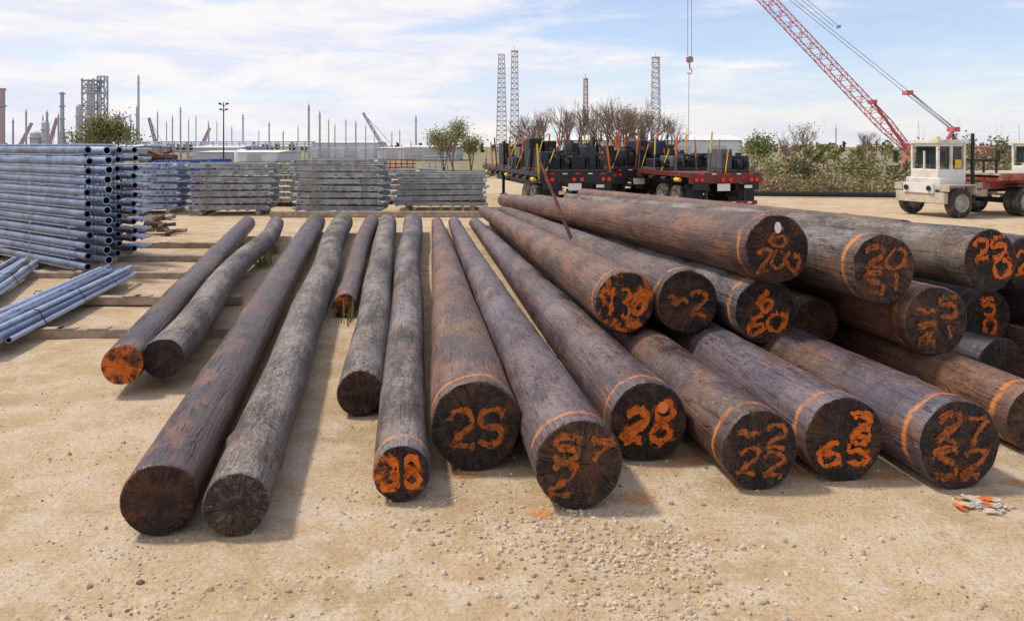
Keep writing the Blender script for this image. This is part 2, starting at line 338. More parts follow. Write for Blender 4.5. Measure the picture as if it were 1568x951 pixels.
def pole(p0,p1,r0,r1,side,end,txt='',faded=False,bend=.04,crook=.0,label=False,tw=.02,rot=None,extra=None,dot=None):
    seed=U(0,500)
    if rot is None: rot=U(-.16,.16)
    p0=Vector(p0);p1=Vector(p1); d=p1-p0; Lg=d.length; d.normalize()
    x=(Vector((1,0,0))-d*d.x).normalized(); y=d.cross(x)
    M=Matrix(((x.x,y.x,d.x,p0.x),(x.y,y.y,d.y,p0.y),(x.z,y.z,d.z,p0.z),(0,0,0,1)))
    mb=MB(); ns=48; zs=[0.0,.012]; z=.04
    while z<Lg: zs.append(z); z+=.055+z*.012
    zs.append(Lg); vs=[]
    knots=[(U(0,6.28),U(.5,Lg),U(.02,.045),U(.010,.026)) for _ in range(26)]
    ph=U(0,6)
    for z in zs:
        t=z/Lg; rr=r0+(r1-r0)*t
        bx=bend*math.sin(math.pi*t)*math.sin(ph)+crook*noise.noise(Vector((z*.16,seed,0)))*min(1,z/3)
        by=bend*.3*math.sin(math.pi*t)*math.cos(ph)
        for i in range(ns):
            a=2*math.pi*i/ns; ca,sa=math.cos(a),math.sin(a)
            q=1+.035*noise.noise(Vector((ca*1.2+seed,sa*1.2,z*.3)))+.024*noise.noise(Vector((ca*2.5,sa*2.5+seed,z*1.4)))+.012*noise.noise(Vector((ca*7,sa*7+seed,z*4)))
            r=rr*q
            if z==0: r*=.965+.03*noise.noise(Vector((ca*5,sa*5,seed)))
            for (ka,kz,kw,kh) in knots:
                dz=z-kz
                if abs(dz)<.15:
                    da=(a-ka+math.pi)%(2*math.pi)-math.pi
                    e=(da*rr)**2+dz*dz
                    r+=kh*math.exp(-e/(2*kw*kw))
            vs.append((bx+ca*r,by+sa*r,z+(.010*noise.noise(Vector((ca*4,sa*4,seed))) if z==0 else 0)))
    fs=[]
    for k in range(len(zs)-1):
        for i in range(ns):
            j=(i+1)%ns; fs.append((k*ns+i,k*ns+j,(k+1)*ns+j,(k+1)*ns+i))
    mb.add(vs,fs,0)
    rings=[.93,.7,.45,.2]; ev=list(vs[:ns])
    for q in rings:
        for i in range(ns):
            a=2*math.pi*i/ns; xx,yy=math.cos(a)*r0*q,math.sin(a)*r0*q
            ev.append((xx,yy,-.004+.008*noise.noise(Vector((xx*9+seed,yy*9,0)))))
    ev.append((0,0,-.004)); ef=[]
    for k in range(len(rings)):
        for i in range(ns):
            j=(i+1)%ns; ef.append((k*ns+i,k*ns+j,(k+1)*ns+j,(k+1)*ns+i))
    for i in range(ns): ef.append((len(rings)*ns+i,len(rings)*ns+(i+1)%ns,len(ev)-1))
    mb.add(ev,ef,1)
    mb.add(vs[-ns:],[tuple(range(ns))],1)
    if txt:
        rows=txt.split('|'); nr=len(rows); hh=1.3*r0/nr if nr>1 else .95*r0
        for ri,row in enumerate(rows):
            nch=len(row); W=(1.35 if nch>1 else .6)*r0; cw=W/nch
            yc=(nr/2-ri-.5)*hh*1.05
            for ci,ch in enumerate(row):
                if ch==' ': continue
                sk=U(-.12,.25); oy=U(-.10,.10)*hh; hs=U(.8,1.12)
                for st in DG[ch]:
                    pts=[]
                    for (u,w) in st:
                        X=-W/2+cw*(ci+.06+u*.9)+sk*(w-.5)*cw+U(-.012,.012); Y=yc+oy+(w-.5)*hh*.95*hs+U(-.012,.012)
                        X,Y=X*math.cos(rot)-Y*math.sin(rot),X*math.sin(rot)+Y*math.cos(rot)
                        pts.append((X,-Y))
                    mb.ribbon(pts,tw*U(.95,1.3),2,-.013)
                    mb.ribbon([(a_+U(-.01,.01),b_+U(-.01,.01)) for a_,b_ in pts],tw*2.2,2,-.017,.52)
                    if R()<.35: mb.ribbon([(a_+U(-.02,.02),b_+.02+U(-.015,.015)) for a_,b_ in pts],tw*.9,2,-.021,.9)
    if extra=='bar': mb.ribbon([(-.01,-r0*.85),(0,0),(.01,r0*.85)],.02,4,-.024,1.4)
    if label:
        mb.add([(math.cos(k*.3927)*.036+.0,-r0*.62+math.sin(k*.3927)*.055,-.016) for k in range(16)],[tuple(range(16))],3)
    if dot: mb.add([(dot[0]+math.cos(k*.3927)*.042,-dot[1]+math.sin(k*.3927)*.045,-.018) for k in range(16)],[tuple(range(16))],5)
    return mb.build('wooden_pole',[BARK[side],END[end],M_SPRAYF if faded else M_SPRAY,M_WHITE,M_SOOTR,M_DOT],M=M,smooth_mats=[0])
pole((-3.73,7.5,.31),(-7.1,21,.33),.19,.20,'oily','o',crook=.05)
pole((-3.43,7.7,.32),(-6.3,21,.33),.20,.20,'grey','d',crook=.2)
pole((-2.18,4.83,.225),(-5.5,22,.26),.225,.26,'oily','r',bend=.03)
pole((-1.70,4.82,.20),(-4.75,21.8,.28),.20,.28,'grey','g',crook=.22)
pole((-2.35,11.0,.17),(-4.05,22.5,.22),.165,.22,'brown','s',crook=.08)
pole((-1.355,6.98,.205),(-3.46,22,.25),.205,.25,'grey','d',crook=.14)
pole((-.745,5.29,.195),(-2.78,22,.26),.195,.26,'greyb','s','38',crook=.08,tw=.03,extra='bar')
pole((-.266,5.8,.335),(-2.2,23,.17),.335,.16,'red','d','2S',tw=.03,faded=True)
pole((.444,5.18,.30),(-1.7,23,.17),.30,.17,'violet','b','S7|2 ',tw=.026,faded=True,rot=-.2)
pole((1.04,5.97,.305),(-1.1,23,.16),.305,.16,'violet','d','28',tw=.036,dot=(.11,.11))
pole((1.74,5.48,.28),(-.5,23,.17),.28,.17,'brown','d','n2|22',faded=True,tw=.022)
pole((2.38,5.61,.305),(.0,23,.17),.305,.17,'violet','d',' 2|65',tw=.026,rot=-.15)
pole((3.13,5.48,.315),(.55,22,.18),.315,.18,'brown','d','27|S2',faded=True,tw=.026)
pole((4.12,6.15,.26),(2.3,22,.18),.26,.18,'red','b')
pole((4.75,7.6,.27),(2.4,22,.18),.27,.18,'dark','d')
pole((5.45,7.2,.28),(3.2,22,.18),.28,.18,'brown','d','20')
pole((6.2,7.0,.28),(4.2,22,.18),.28,.18,'violet','d')
pole((1.14,7.9,.834),(-.85,24,.42),.31,.18,'red','s','136',tw=.026)
pole((1.77,7.9,.834),(-.2,24,.43),.32,.18,'brown','d','n2',faded=True,tw=.03)
pole((2.5,7.74,.77),(.3,23,.45),.32,.2,'greyb','d','6|60',tw=.03)
pole((3.1,8.0,.6),(.9,22,.4),.25,.18,'brown','r',faded=True)
pole((3.9,7.2,.80),(1.7,22,.5),.32,.18,'red','b','n5|21',tw=.028,faded=True)
pole((4.86,8.0,.66),(2.4,22,.5),.27,.18,'greyb','d','5|0',tw=.03)
pole((5.6,7.8,.72),(3.4,22,.5),.29,.18,'dark','d')
pole((2.54,7.5,1.42),(-.25,24.5,.72),.33,.2,'red','r','6|200',tw=.026,faded=True,label=True,rot=0)
pole((3.42,7.2,1.28),(.7,23,.8),.32,.19,'greyb','b','20|51',tw=.024,faded=True)
pole((4.58,7.5,1.31),(1.6,22,.9),.30,.18,'grey','d','25| 0',tw=.026)
pole((4.66,9.3,1.33),(2.0,22,1.05),.20,.17,'red','r')
pole((5.22,7.9,1.22),(2.6,22,.9),.28,.18,'oily','d','22')
# ------------------------------------------------------------ orange overspray
ov=MB()
for (cx,cy,w,h) in ((1.38,6.0,.30,.13),(2.1,5.75,.25,.12),(.85,5.35,.25,.14),(.20,5.12,.16,.12),(2.75,5.7,.2,.1),(3.6,5.6,.25,.12),(-.35,5.7,.15,.06)):
    k=14;vs=[];so=[]
    for j in range(k+1):
        for i in range(k+1):
            u,v_=i/k*2-1,j/k*2-1; X,Y=cx+u*w,cy+v_*h; vs.append((X,Y,gz(X,Y)+.009)); so.append(max(0,1-(u*u+v_*v_)))
    o=ov.add(vs,[(j*(k+1)+i,j*(k+1)+i+1,(j+1)*(k+1)+i+1,(j+1)*(k+1)+i) for j in range(k) for i in range(k)])
    for i,s_ in enumerate(so): ov.soft[o+i]=s_*.95
ov.build('orange_overspray',[M_OVER])
# ------------------------------------------------------------ timbers
M_TIM=pm('old_timber',(.36,.28,.2),.85,0,.35,6)
for (x0,x1,y) in ((-6.3,-3.4,9.9),(-7.3,-4.1,11.9),(-9.3,-4.9,14.3),(-10.2,-5.6,16.4),(-10.8,-6.2,18.6)):
    t=MB(); Lx=x1-x0
    t.box((0,0,.062),(Lx,.15,.125))
    for k in range(3): t.box((U(-Lx/2,Lx/2)*.8,U(-.02,.02),.13),(.25,.13,.012))
    t.build('timber_beam',[M_TIM],M=Matrix.Translation(((x0+x1)/2,y,gz(0,y)))@Matrix.Rotation(U(-.02,.03),4,'Z'))
# ------------------------------------------------------------ pipe stack (left)
M_GB=pm('galvanised_blue',(.20,.245,.37),.45,.45,.35,3,dirt=(.12,.14,.22))
M_GB2=pm('galvanised_blue_pale',(.42,.49,.62),.45,.35,.2,5)
M_BORE=pm('pipe_bore',(.012,.012,.016),.9)  # shade inside the pipe ends painted near-black; bundle ties share it
M_GG=pm('galvanised_grey',(.46,.48,.49),.5,.3,.3,3,dirt=(.33,.31,.27))
M_GG2=pm('galvanised_grey_dull',(.28,.30,.31),.6,.3,.3,4,dirt=(.22,.20,.17))
M_DARK=pm('steel_black',(.018,.018,.022),.5,.2,.4,5)
ps=MB()
D=Vector((-.80,.60,0)); S=Vector((-.2,.98,0)).normalized(); O=Vector((-7.55,14.1,0))
nl=12
for k in range(nl):
    z=.22+k*.192
    for q in range(4):
        p=O+S*(q*.92)+D*(U(-.06,.06)+(0 if q%2 else .14))+Vector((0,0,z+U(-.012,.012)))
        ps.pipe(p,p+D*6.5,.066+(.012 if q==1 else 0),14,0 if q!=1 else 2,1)
        ps.tube(p+D*.5+Vector((0,0,-.085)),p+D*6.3+Vector((0,0,-.085)),.018,.018,6,2)
    for e in (.9,2.6,4.7):
        a=O+D*e+Vector((0,0,z+.095)); ps.tube(a-S*.02,a+S*2.9,.024,.024,8,2)
    for e in (.12,.3,.48,.66): # short rung tubes that fan out on the end side
        a=O+S*(3.0)+D*(e-.3)+Vector((0,0,z)); ps.tube(a,a+S*.6-D*.08,.03,.03,8,2)
for e in(.4,2.3,4.4):
    a=O+D*e; ps.box(tuple(a+S*1.45+Vector((0,0,.075))),(.14,3.4,.14),3,rz=math.atan2(-S.x,S.y))
ps.build('pipe_stack',[M_GB,M_BORE,M_GB2,M_TIM],smooth_mats=[0,2])
def bundle(a,b,n,r,name):
    mb=MB(); a=Vector(a);b=Vector(b); d=(b-a).normalized(); s=Vector((d.y,-d.x,0)); rows=[n,n-1,n-3]
    for ri,c in enumerate(rows):
        for i in range(c):
            off=(i-(c-1)/2)*r*2.3+U(-.006,.006); zz=r+ri*r*1.8+a.z
            j=U(-.35,.35)
            p=a+s*off+d*j; q=b+s*(off*U(.9,1.1)+U(-.08,.08))+d*(j+U(-.2,.2)); p.z=zz+U(-.004,.004); q.z=zz+U(-.004,.01)
            mb.pipe(p,q,r,10,random.choice((0,0,2)),1)
    for t in(.2,.5,.8):
        c=a.lerp(b,t); w=n*r*1.2
        pts=[c-s*w+Vector((0,0,.02)),c-s*w*.75+Vector((0,0,r*5.4)),c+s*w*.75+Vector((0,0,r*5.4)),c+s*w+Vector((0,0,.02))]
        for k in range(3): mb.tube(pts[k],pts[k+1],.006,.006,5,1)
    mb.build(name,[M_GB2,M_BORE,M_GB],smooth_mats=[0,2])
bundle((-6.15,9.0,.13),(-6.95,13.6,.13),9,.036,'pipe_bundle')
bundle((-7.75,10.9,.13),(-9.2,14.6,.13),9,.036,'pipe_bundle')
# ------------------------------------------------------------ stacks of galvanised frames
def fstack(cx,y,w,h,dep,nl,mats,rz=0,name='frame_stack',lean=.09):
    mb=MB(); pitch=(h-.15)/nl
    for k in range(nl):
        z=.18+pitch*(k+.35); ox=U(-lean,lean)
        T=Matrix.Translation((ox,U(-.07,.07),z))@Matrix.Rotation(U(-.03,.03),4,'Z')@Matrix.Rotation(U(-.016,.016),4,'Y')
        for yy in(-dep/2,dep/2):
            mb.box((0,yy,pitch*.27),(w,.10,.025),0,T); mb.box((0,yy+.03,0),(w,.02,pitch*.54),0,T); mb.box((0,yy,-pitch*.27),(w,.10,.02),0,T)
        for i in range(9):
            xx=-w/2+.04+(w-.08)*i/8+U(-.05,.05); mb.box((xx,0,-pitch*.40),(.09,dep+.02,pitch*.16),random.choice((0,1)),T)
        for i in range(3):
            x0=-w/2+w*i/3; mb.tube((x0,-dep/2+.1,-pitch*.2),(x0+w/3,dep/2-.1,-pitch*.2),.025,.025,5,1,T)
        for sx in(-1,1): mb.tube((sx*(w/2-.05),-dep/2-.02,0),(sx*(w/2+U(.02,.14)),-dep/2-.05,U(-.03,.03)),.05,.05,8,0,T)
        for i in range(4): # clamps and bolts on the rail faces
            xx=U(-w/2,w/2)*.95; mb.box((xx,-dep/2-.03,0),(U(.04,.1),.03,pitch*.4),1,T)
    for xx in(-w*.36,w*.36): mb.box((xx,0,.07),(.15,dep+.4,.14),2)
    for xx in(-w*.3,w*.33): mb.tube((xx,-dep/2-.09,.1),(xx+.02,-dep/2-.09,h),.012,.012,5,2)
    mb.build(name,mats,M=Matrix.Translation((cx,y,0))@Matrix.Rotation(rz,4,'Z'))
G1=[M_GG,M_GG2,M_TIM]
fstack(-9.95,28.2,2.7,1.85,1.6,7,G1,.12); fstack(-8.6,32.0,2.0,1.75,1.6,7,G1,-.3)
fstack(-6.0,28.0,2.9,2.0,1.8,8,G1,-.03)
fstack(-2.75,30.2,3.4,1.42,1.8,6,G1,.06); fstack(-4.3,33,1.8,1.5,1.5,6,G1,-.4)
fstack(-12.9,28.6,1.8,1.85,1.6,7,[M_GB2,M_GB,M_TIM],.1); fstack(-13.4,33,2.4,1.9,1.8,7,[pm('blue_wrap',(.05,.13,.42),.5,0,.3),M_GB,M_TIM],-.1)
M_RUST=pm('rusty_steel',(.16,.06,.032),.75,.2,.4,5)
M_WOODD=pm('dark_wood',(.13,.08,.06),.9,0,.4,5)
t=MB(); t.box((0,0,.1),(9.2,.2,.2)); t.box((2.,.35,.08),(4,.18,.16)); t.build('timber_baulk',[M_TIM],M=Matrix.Translation((-3.6,26.6,0)))
def heap(cx,cy,w,h,n,name,mats,Lm=2.):
    mb=MB()
    for i in range(n):
        u=U(-1,1); hh=h*(1-abs(u)**1.6)*U(.2,1); p=Vector((cx+u*w,cy+U(-w*.5,w*.5),hh+.06)); a=U(0,6.3); l=U(.3,1)*Lm/2; d=Vector((math.cos(a)*l,math.sin(a)*l*.8,U(-.25,.25)*l))
        q=p-d; q.z=max(q.z,.04); e=p+d; e.z=max(e.z,.04)
        mb.tube(q,e,U(.02,.11),U(.02,.10),6,random.randrange(len(mats)))
    mb.build(name,mats)
heap(-16.2,36,1.35,2.1,240,'scrap_timber_heap',[M_WOODD,M_RUST,M_WOODD],2.0)
heap(-9.8,21.4,.6,.25,24,'scrap_wood_debris',[M_RUST,M_WOODD,M_TIM],.7)
heap(-12.5,25.5,1.2,.25,20,'scrap_wood_debris',[M_RUST,M_WOODD,M_TIM],.9)
mb=MB(); A_=Vector((1.02,12.6,.75)); B_=Vector((.48,13.4,2.14)); mb.tube(A_,B_,.03,.026,8,0)
for k in range(7): mb.box(tuple(A_.lerp(B_,k/6)),(.05,.05,.03),0)
mb.build('rusty_stake',[M_RUST])
# ------------------------------------------------------------ trailers
M_TIRE=pm('tyre_rubber',(.04,.036,.034),.85,0,.3,8,dirt=(.22,.18,.14)); M_RIM=pm('rim_dusty',(.42,.38,.34),.6,.2,.2,8)
M_TRED=pm('trailer_red',(.17,.02,.018),.5,0,.3,4,dirt=(.04,.03,.03)); M_DECK=pm('deck_wood',(.10,.07,.055),.85,0,.3,5)
M_LAMP=pm('red_lamp',(.75,.02,.01),.25,0,.1); M_PLATE=pm('plate_white',(.7,.7,.68),.4,0,.08)
M_YEL=pm('yellow_paint',(.75,.50,.03),.5,0,.15,5); M_ORP=pm('orange_paint',(.72,.15,.03),.5,0,.15,5); M_STEEL=pm('steel_dark_blue',(.03,.04,.065),.45,.3,.4,3)
M_POST=pm('post_grey',(.12,.115,.115),.7,0,.3,4)
TM=[M_TIRE,M_RIM,M_TRED,M_DARK,M_DECK,M_LAMP,M_PLATE,M_YEL,M_ORP,M_STEEL,M_RUST,M_POST]
def trailer(x,y,yaw,load,Lt=12.,seed=1,red=True):
    random.seed(seed); M=Matrix.Translation((x,y,0))@Matrix.Rotation(yaw,4,'Z')
    e=empty('flatbed_trailer',M); rm=2 if red else 3
    W=2.6; b=MB()
    b.box((W/2,Lt/2,1.46),(W-.12,Lt,.06),4)
    for xx in(.05,W-.05): b.box((xx,Lt/2,1.43),(.1,Lt+.01,.16),rm)
    for k in range(14): b.box((0.0 if k%2 else W,.6+k*.82,1.29),(.05,.16,.12),3)
    for xx in(.75,W-.75): b.box((xx,Lt/2,1.12),(.16,Lt-.3,.46),3); b.box((xx,Lt/2,.88),(.28,Lt-.4,.03),3)
    for k in range(15): b.box((W/2,.4+k*.8,1.32),(W-.2,.08,.12),3)
    b.box((W/2,-.03,1.33),(W+.02,.12,.36),rm)
    for xx in(.35,W-.35): b.box((xx,-.05,1.06),(.5,.1,.26),3)
    for k in range(5): b.box((.4+k*.45,-.10,1.47),(.16,.012,.04),6 if k%2 else 5)
    for k in range(9): b.tube((-.03,.7+k*1.2,1.25),(-.03,1.1+k*1.2,1.25),.07,.07,8,7 if k%4==0 else 3)
    b.build('deck_and_frame',TM,parent=e)
    b=MB()
    b.box((W/2,-.02,.50),(2.3,.1,.13),rm)
    for xx in(.6,W-.6): b.box((xx,0,.80),(.1,.1,.6),3)
    for k in range(7): b.box((.42+k*.29,-.078,.50),(.15,.012,.06),5 if k%2 else 6)
    for xx in(.2,.4,W-.2,W-.4,W/2-.14,W/2+.14): b.tube((xx,-.15,1.28),(xx,-.09,1.28),.07,.07,12,5)
    b.box((W/2-.1,-.1,1.02),(.46,.02,.24),6); b.box((W-.5,-.1,1.04),(.28,.02,.1),6)
    for xx in(.35,W-.35): b.box((xx,.35,.66),(.62,.02,.9),3)
    b.build('rear_bumper_and_lamps',TM,parent=e)
    b=MB()
    for yy in(1.3,2.6):
        for xx in(.16,.48,W-.48,W-.16): b.wheel((xx,yy,.52),(1,0,0),.52,.28,0,1)
        b.tube((.1,yy,.52),(W-.1,yy,.52),.08,.08,10,3)
        for xx in(.75,W-.75): b.box((xx,yy,.72),(.2,.9,.14),3)
    b.build('wheels',TM,parent=e,smooth_mats=[0])
    b=MB()
    for xx in(.5,W-.5): b.box((xx,9.2,.72),(.12,.12,.9),3); b.box((xx,9.2,.25),(.3,.3,.04),3)
    b.build('landing_gear',TM,parent=e)
    b=MB()
    for (yy,xx,w,d,h) in load:
        z=1.50; b.box((xx,yy,z+.06),(w*1.05,d,.10),4); x=xx-w/2
        while x<xx+w/2-.1:
            ww=U(.25,.6); ww=min(ww,xx+w/2-x); hh=h*U(.4,1.05); mt=random.choice((3,3,9,9,3,11))
            b.box((x+ww/2,yy+U(-.1,.1),z+.11+hh/2),(ww-.03,d*U(.6,1),hh),mt)
            if R()<.6: b.box((x+ww/2,yy-d/2-.06,z+.11+hh*.35),(ww*.5,.12,hh*.4),3)
            if R()<.6: b.tube((x+ww/2,yy-d/2-.08,z+.1+hh*.7),(x+ww/2,yy+d/2+.05,z+.1+hh*.7),.09,.09,10,random.choice((3,10,9)))
            if R()<.5: b.box((x+ww/2,yy,z+.15+hh),(ww*.4,.3,.12),random.choice((3,3,9)))
            x+=ww
        b.tube((xx-w*.45,yy-d/2-.12,z),(xx-w*.3,yy-d/2-.05,z+h),.018,.018,5,7)
    b.build('steel_cargo',TM,parent=e)
    b=MB()
    for k in range(12):
        yy=.2+k*Lt/12
        for xx in(.02,W*.5,W-.02):
            if R()<.62:
                h=U(.8,1.65); l=U(-.14,.14); c=random.choice((7,8,8,10,11,7,8)); b.tube((xx,yy,1.3),(xx+l*.5,yy,1.4+h*.5),.030,.030,6,random.choice((10,11,c))); b.tube((xx+l*.5,yy,1.4+h*.5),(xx+l,yy,1.4+h),.032,.032,6,c)
    b.build('stakes',TM,parent=e)
trailer(.95,26.6,.20,[(1.0,1.3,2.3,1.2,.8),(3.2,1.4,2.3,1.3,1.15),(5.5,1.2,2.3,1.2,.8),(8,1.3,2.3,1.6,1.0)],12,3,False)
trailer(5.95,26.3,.20,[(1.2,2.0,1.0,1.2,.8),(3.6,1.2,2.3,1.3,.8),(6,1.3,2.3,1.4,1.0),(9,1.3,2.3,1.5,.9)],12,5,True)
trailer(3.85,31.0,.20,[(1.2,1.3,2.3,1.2,.8),(4,1.2,2.3,1.3,1.1),(7,1.3,2.3,1.6,.9)],11,8,False)
random.seed(11)
# ------------------------------------------------------------ terminal tractor
M_CAB=pm('cab_white',(.74,.72,.68),.4,0,.08,3,dirt=(.56,.50,.42)); M_GLASS=pm('glass_dark',(.03,.045,.05),.08,0,.2,2)
M_FRED=pm('flatbed_red',(.36,.07,.05),.6,0,.25,4,dirt=(.33,.20,.14)); M_MUD=pm('mud_coat',(.50,.43,.34),.85,0,.25,5)
QM=[M_TIRE,M_RIM,M_CAB,M_GLASS,M_FRED,M_MUD,M_DARK,M_YEL,M_LAMP]
def tractor(x,y,yaw):
    M=Matrix.Translation((x,y,0))@Matrix.Rotation(yaw,4,'Z'); e=empty('terminal_tractor',M)
    b=MB()
    b.box((.02,0,1.12),(1.1,1.5,.42),2); b.box((.62,0,.66),(.2,2.1,.36),5); b.box((.72,0,.98),(.1,1.3,.34),2)
    z0,z1=1.28,2.62; X0,X1=-.72,.5; Y=.6
    b.box(((X0+X1)/2,0,z0+.09),(X1-X0,2*Y,.5),2); b.box(((X0+X1)/2,0,z1-.05),(X1-X0+.12,2*Y+.12,.12),2)
    for xx in(X0+.05,X1-.05,-.1):
        for yy in(-Y+.05,Y-.05): b.box((xx,yy,(z0+z1)/2+.1),(.09,.09,z1-z0-.25),2)
    b.box((-.12,0,z0+.82),(X1-X0-.24,2*Y-.16,.72),3)
    b.box((-.12,0,z1-.16),(X1-X0-.1,2*Y-.06,.12),2)
    b.box((X1-.02,0,z0+.62),(.06,.05,.7),2); b.box((-.4,-Y+.12,1.7),(.3,.06,.5),7); b.box((-.4,Y-.04,1.8),(.26,.03,.3),7)
    for yy in(-.35,.35): b.tube((.78,yy*1.4,.98),(.82,yy*1.4,.98),.09,.09,14,6)
    for sy in(-1,1):
        b.tube((.5,sy*Y,2.3),(.75,sy*1.0,2.25),.015,.015,6,6); b.box((.75,sy*1.02,2.05),(.05,.16,.38),6)
        b.box((.05,sy*1.0,1.10),(1.15,.36,.05),5); b.box((-.52,sy*1.0,.95),(.05,.36,.3),5); b.box((.62,sy*1.0,1.0),(.05,.36,.22),5)
        for k in range(3): b.box((-.75,sy*.9,.45+k*.25),(.35,.3,.04),6)
    b.tube((-1.0,.6,1.0),(-1.0,.6,2.85),.06,.06,10,6); b.tube((-1.05,-.7,.6),(-1.05,-.7,1.25),.2,.2,14,5)
    b.tube((-.1,0,2.6),(-.1,0,2.74),.07,.07,10,7); b.tube((.3,-.4,2.6),(.35,-.4,3.3),.008,.008,4,6)
    b.build('cab',QM,parent=e)
    b=MB()
    for sy in(-1,1): b.box((-2.1,sy*.42,.95),(3.6,.12,.26),6); b.wheel((.05,sy*1.0,.5),(0,1,0),.5,.3,0,1); b.wheel((-2.7,sy*.82,.5),(0,1,0),.5,.28,0,1); b.wheel((-2.7,sy*1.12,.5),(0,1,0),.5,.28,0,1); b.box((-2.7,sy*1,1.08),(.9,.5,.05),6)
    b.tube((.05,-.9,.5),(.05,.9,.5),.09,.09,8,6); b.tube((-2.7,-.9,.5),(-2.7,.9,.5),.1,.1,8,6)
    b.box((-2.6,0,1.12),(1.0,.9,.12),6); b.box((-1.5,0,.9),(.5,1.1,.5),5)
    b.build('chassis_and_wheels',QM,parent=e,smooth_mats=[0])
    b=MB(); Lb=9
    b.box((-1.5-Lb/2,0,1.45),(Lb,2.5,.08),5)
    for sy in(-1,1): b.box((-1.5-Lb/2,sy*1.22,1.36),(Lb,.1,.24),4); b.box((-1.5-Lb/2,sy*.5,1.12),(Lb,.14,.4),4)
    for k in range(12):
        b.box((-1.6-k*.75,0,1.27),(.09,2.4,.14),4)
        for sy in(-1,1): b.box((-1.9-k*.75,sy*1.3,1.3),(.1,.06,.14),4)
    for k in range(6): b.tube((-1.7-k*1.5,-1.15,1.2),(-2.0-k*1.5,-.55,.9),.04,.04,6,4)
    for sy in(-1,1): b.box((-4.4,sy*.85,.7),(.14,.14,.95),4); b.tube((-4.4,sy*.85,.7),(-5.2,sy*.85,1.1),.04,.04,6,4); b.box((-4.4,sy*.85,.2),(.3,.3,.05),4)
    for xx in(-8.3,-9.5):
        for sy in(-1,1): b.wheel((xx,sy*.9,.5),(0,1,0),.5,.28,0,1); b.wheel((xx,sy*1.2,.5),(0,1,0),.5,.28,0,1)
    for k in range(5): b.box((-1.6,-1.0+k*.5,1.7),(.06,.06,.45),6)
    b.box((-1.6,0,1.92),(.07,2.2,.07),6)
    b.build('flatbed',QM,parent=e)
tractor(14.75,27.3,math.pi+.30)
tractor(21.0,31.5,math.pi+.30)
# ------------------------------------------------------------ crane
M_CR=pm('crane_red',(.60,.15,.17),.5,0,.15,2); M_CABLE=pm('cable_grey',(.30,.29,.33),.6,.3,.1)
def lattice(mb,p0,p1,w0,w1,n,r,m=0,wm=None,up=Vector((0,1,0)),rc=None):
    p0=Vector(p0);p1=Vector(p1); d=(p1-p0).normalized(); x=d.cross(up).normalized(); y=d.cross(x); prev=None
    for k in range(n+1):
        t=k/n; w=(w0+(w1-w0)*t) if wm is None else (w0+(wm-w0)*min(1,t/.12) if t<.12 else (wm if t<.85 else wm+(w1-wm)*(t-.85)/.15))
        c=p0.lerp(p1,t); q=[c+x*sx*w/2+y*sy*w/2 for sx,sy in((-1,-1),(1,-1),(1,1),(-1,1))]
        if prev:
            for i in range(4):
                mb.tube(prev[i],q[i],rc or r*1.5,rc or r*1.5,5,m,cap=False)
                j=(i+1)%4
                if k%2: mb.tube(prev[i],q[j],r,r,4,m,cap=False)
                else: mb.tube(prev[j],q[i],r,r,4,m,cap=False)
        if k%2==0 or w0!=w1:
            for i in range(4): mb.tube(q[i],q[(i+1)%4],r,r,4,m,cap=False)
        prev=q
cr=empty('lattice_boom_crane')
mb=MB(); lattice(mb,(30.6,60,1.9),(13.6,60,19.9),.4,.4,44,.022,0,wm=.85,rc=.042)
mb.tube((13.6,59.6,19.9),(13.6,60.4,19.9),.35,.35,14,0); mb.build('boom',[M_CR],parent=cr)
mb=MB()
tip=Vector((13.6,60,19.9)); k1=Vector((24.8,60,11.4)); k2=Vector((30.3,60,6.5)); gan=Vector((33.8,60,3.7))
for yy in(-.35,.35):
    o=Vector((0,yy,0)); mb.tube(tip+o,k2+o,.024,.024,5,1); mb.tube(k2+o,gan+o,.035,.035,5,1)
    mb.tube(k2+o*.5+Vector((.1,0,.1)),gan+o*.5,.03,.03,5,1); mb.tube(k1+o+Vector((0,0,.2)),tip+o+Vector((.6,0,.5)),.02,.02,5,1)
mb.box(tuple(k2),(.5,.8,.32),0); mb.box(tuple(k1+Vector((.2,0,.15))),(.2,.4,.2),1); mb.box(tuple(gan),(.5,1,.35),0)
mb.tube(gan,(32.2,60,.9),.14,.14,6,0); mb.tube(gan+Vector((0,.4,0)),(34.6,60.4,1.2),.11,.11,6,0); mb.tube((27.6,60,5.9),(30.2,60,2.2),.10,.12,6,0); mb.box((27.6,60,5.8),(.3,1,.3),0)
mb.build('gantry_and_pendants',[M_CR,M_CABLE],parent=cr)
mb=MB()
for o in(-.13,.13): mb.tube((13.6+o,60,19.7),(13.6+o*1.2,60,9.3),.022,.022,5,1)
mb.box((13.6,60,9.05),(.5,.3,.4),0); mb.tube((13.6,59.8,9.05),(13.6,60.2,9.05),.24,.24,14,1); mb.tube((13.6,60,8.8),(13.6,60,8.35),.06,.06,8,0)
pr=None
for k in range(10):
    a=math.pi/2-k*.48; p=Vector((13.6+.17*math.cos(a),60,8.15+.2*math.sin(a)))
    if pr: mb.tube(pr,p,.045,.04,6,0)
    pr=p
mb.tube((13.55,60,8.0),(13.5,60,1.6),.022,.022,5,1); mb.build('hook_block',[M_CR,M_CABLE],parent=cr)
mb=MB(); mb.box((33.2,60,1.7),(5.2,3,1.5),0); mb.box((31.6,58.9,2.1),(1.5,1.0,1.7),2); mb.box((31.6,58.38,2.3),(1.1,.03,.8),1)
for yy in(-1.9,1.9): 
    mb.box((32.8,60+yy,.5),(6.2,.8,.8),1)
    for k in range(6): mb.tube((30.3+k,60+yy-.42,.5),(30.3+k,60+yy+.42,.5),.38,.38,12,1)
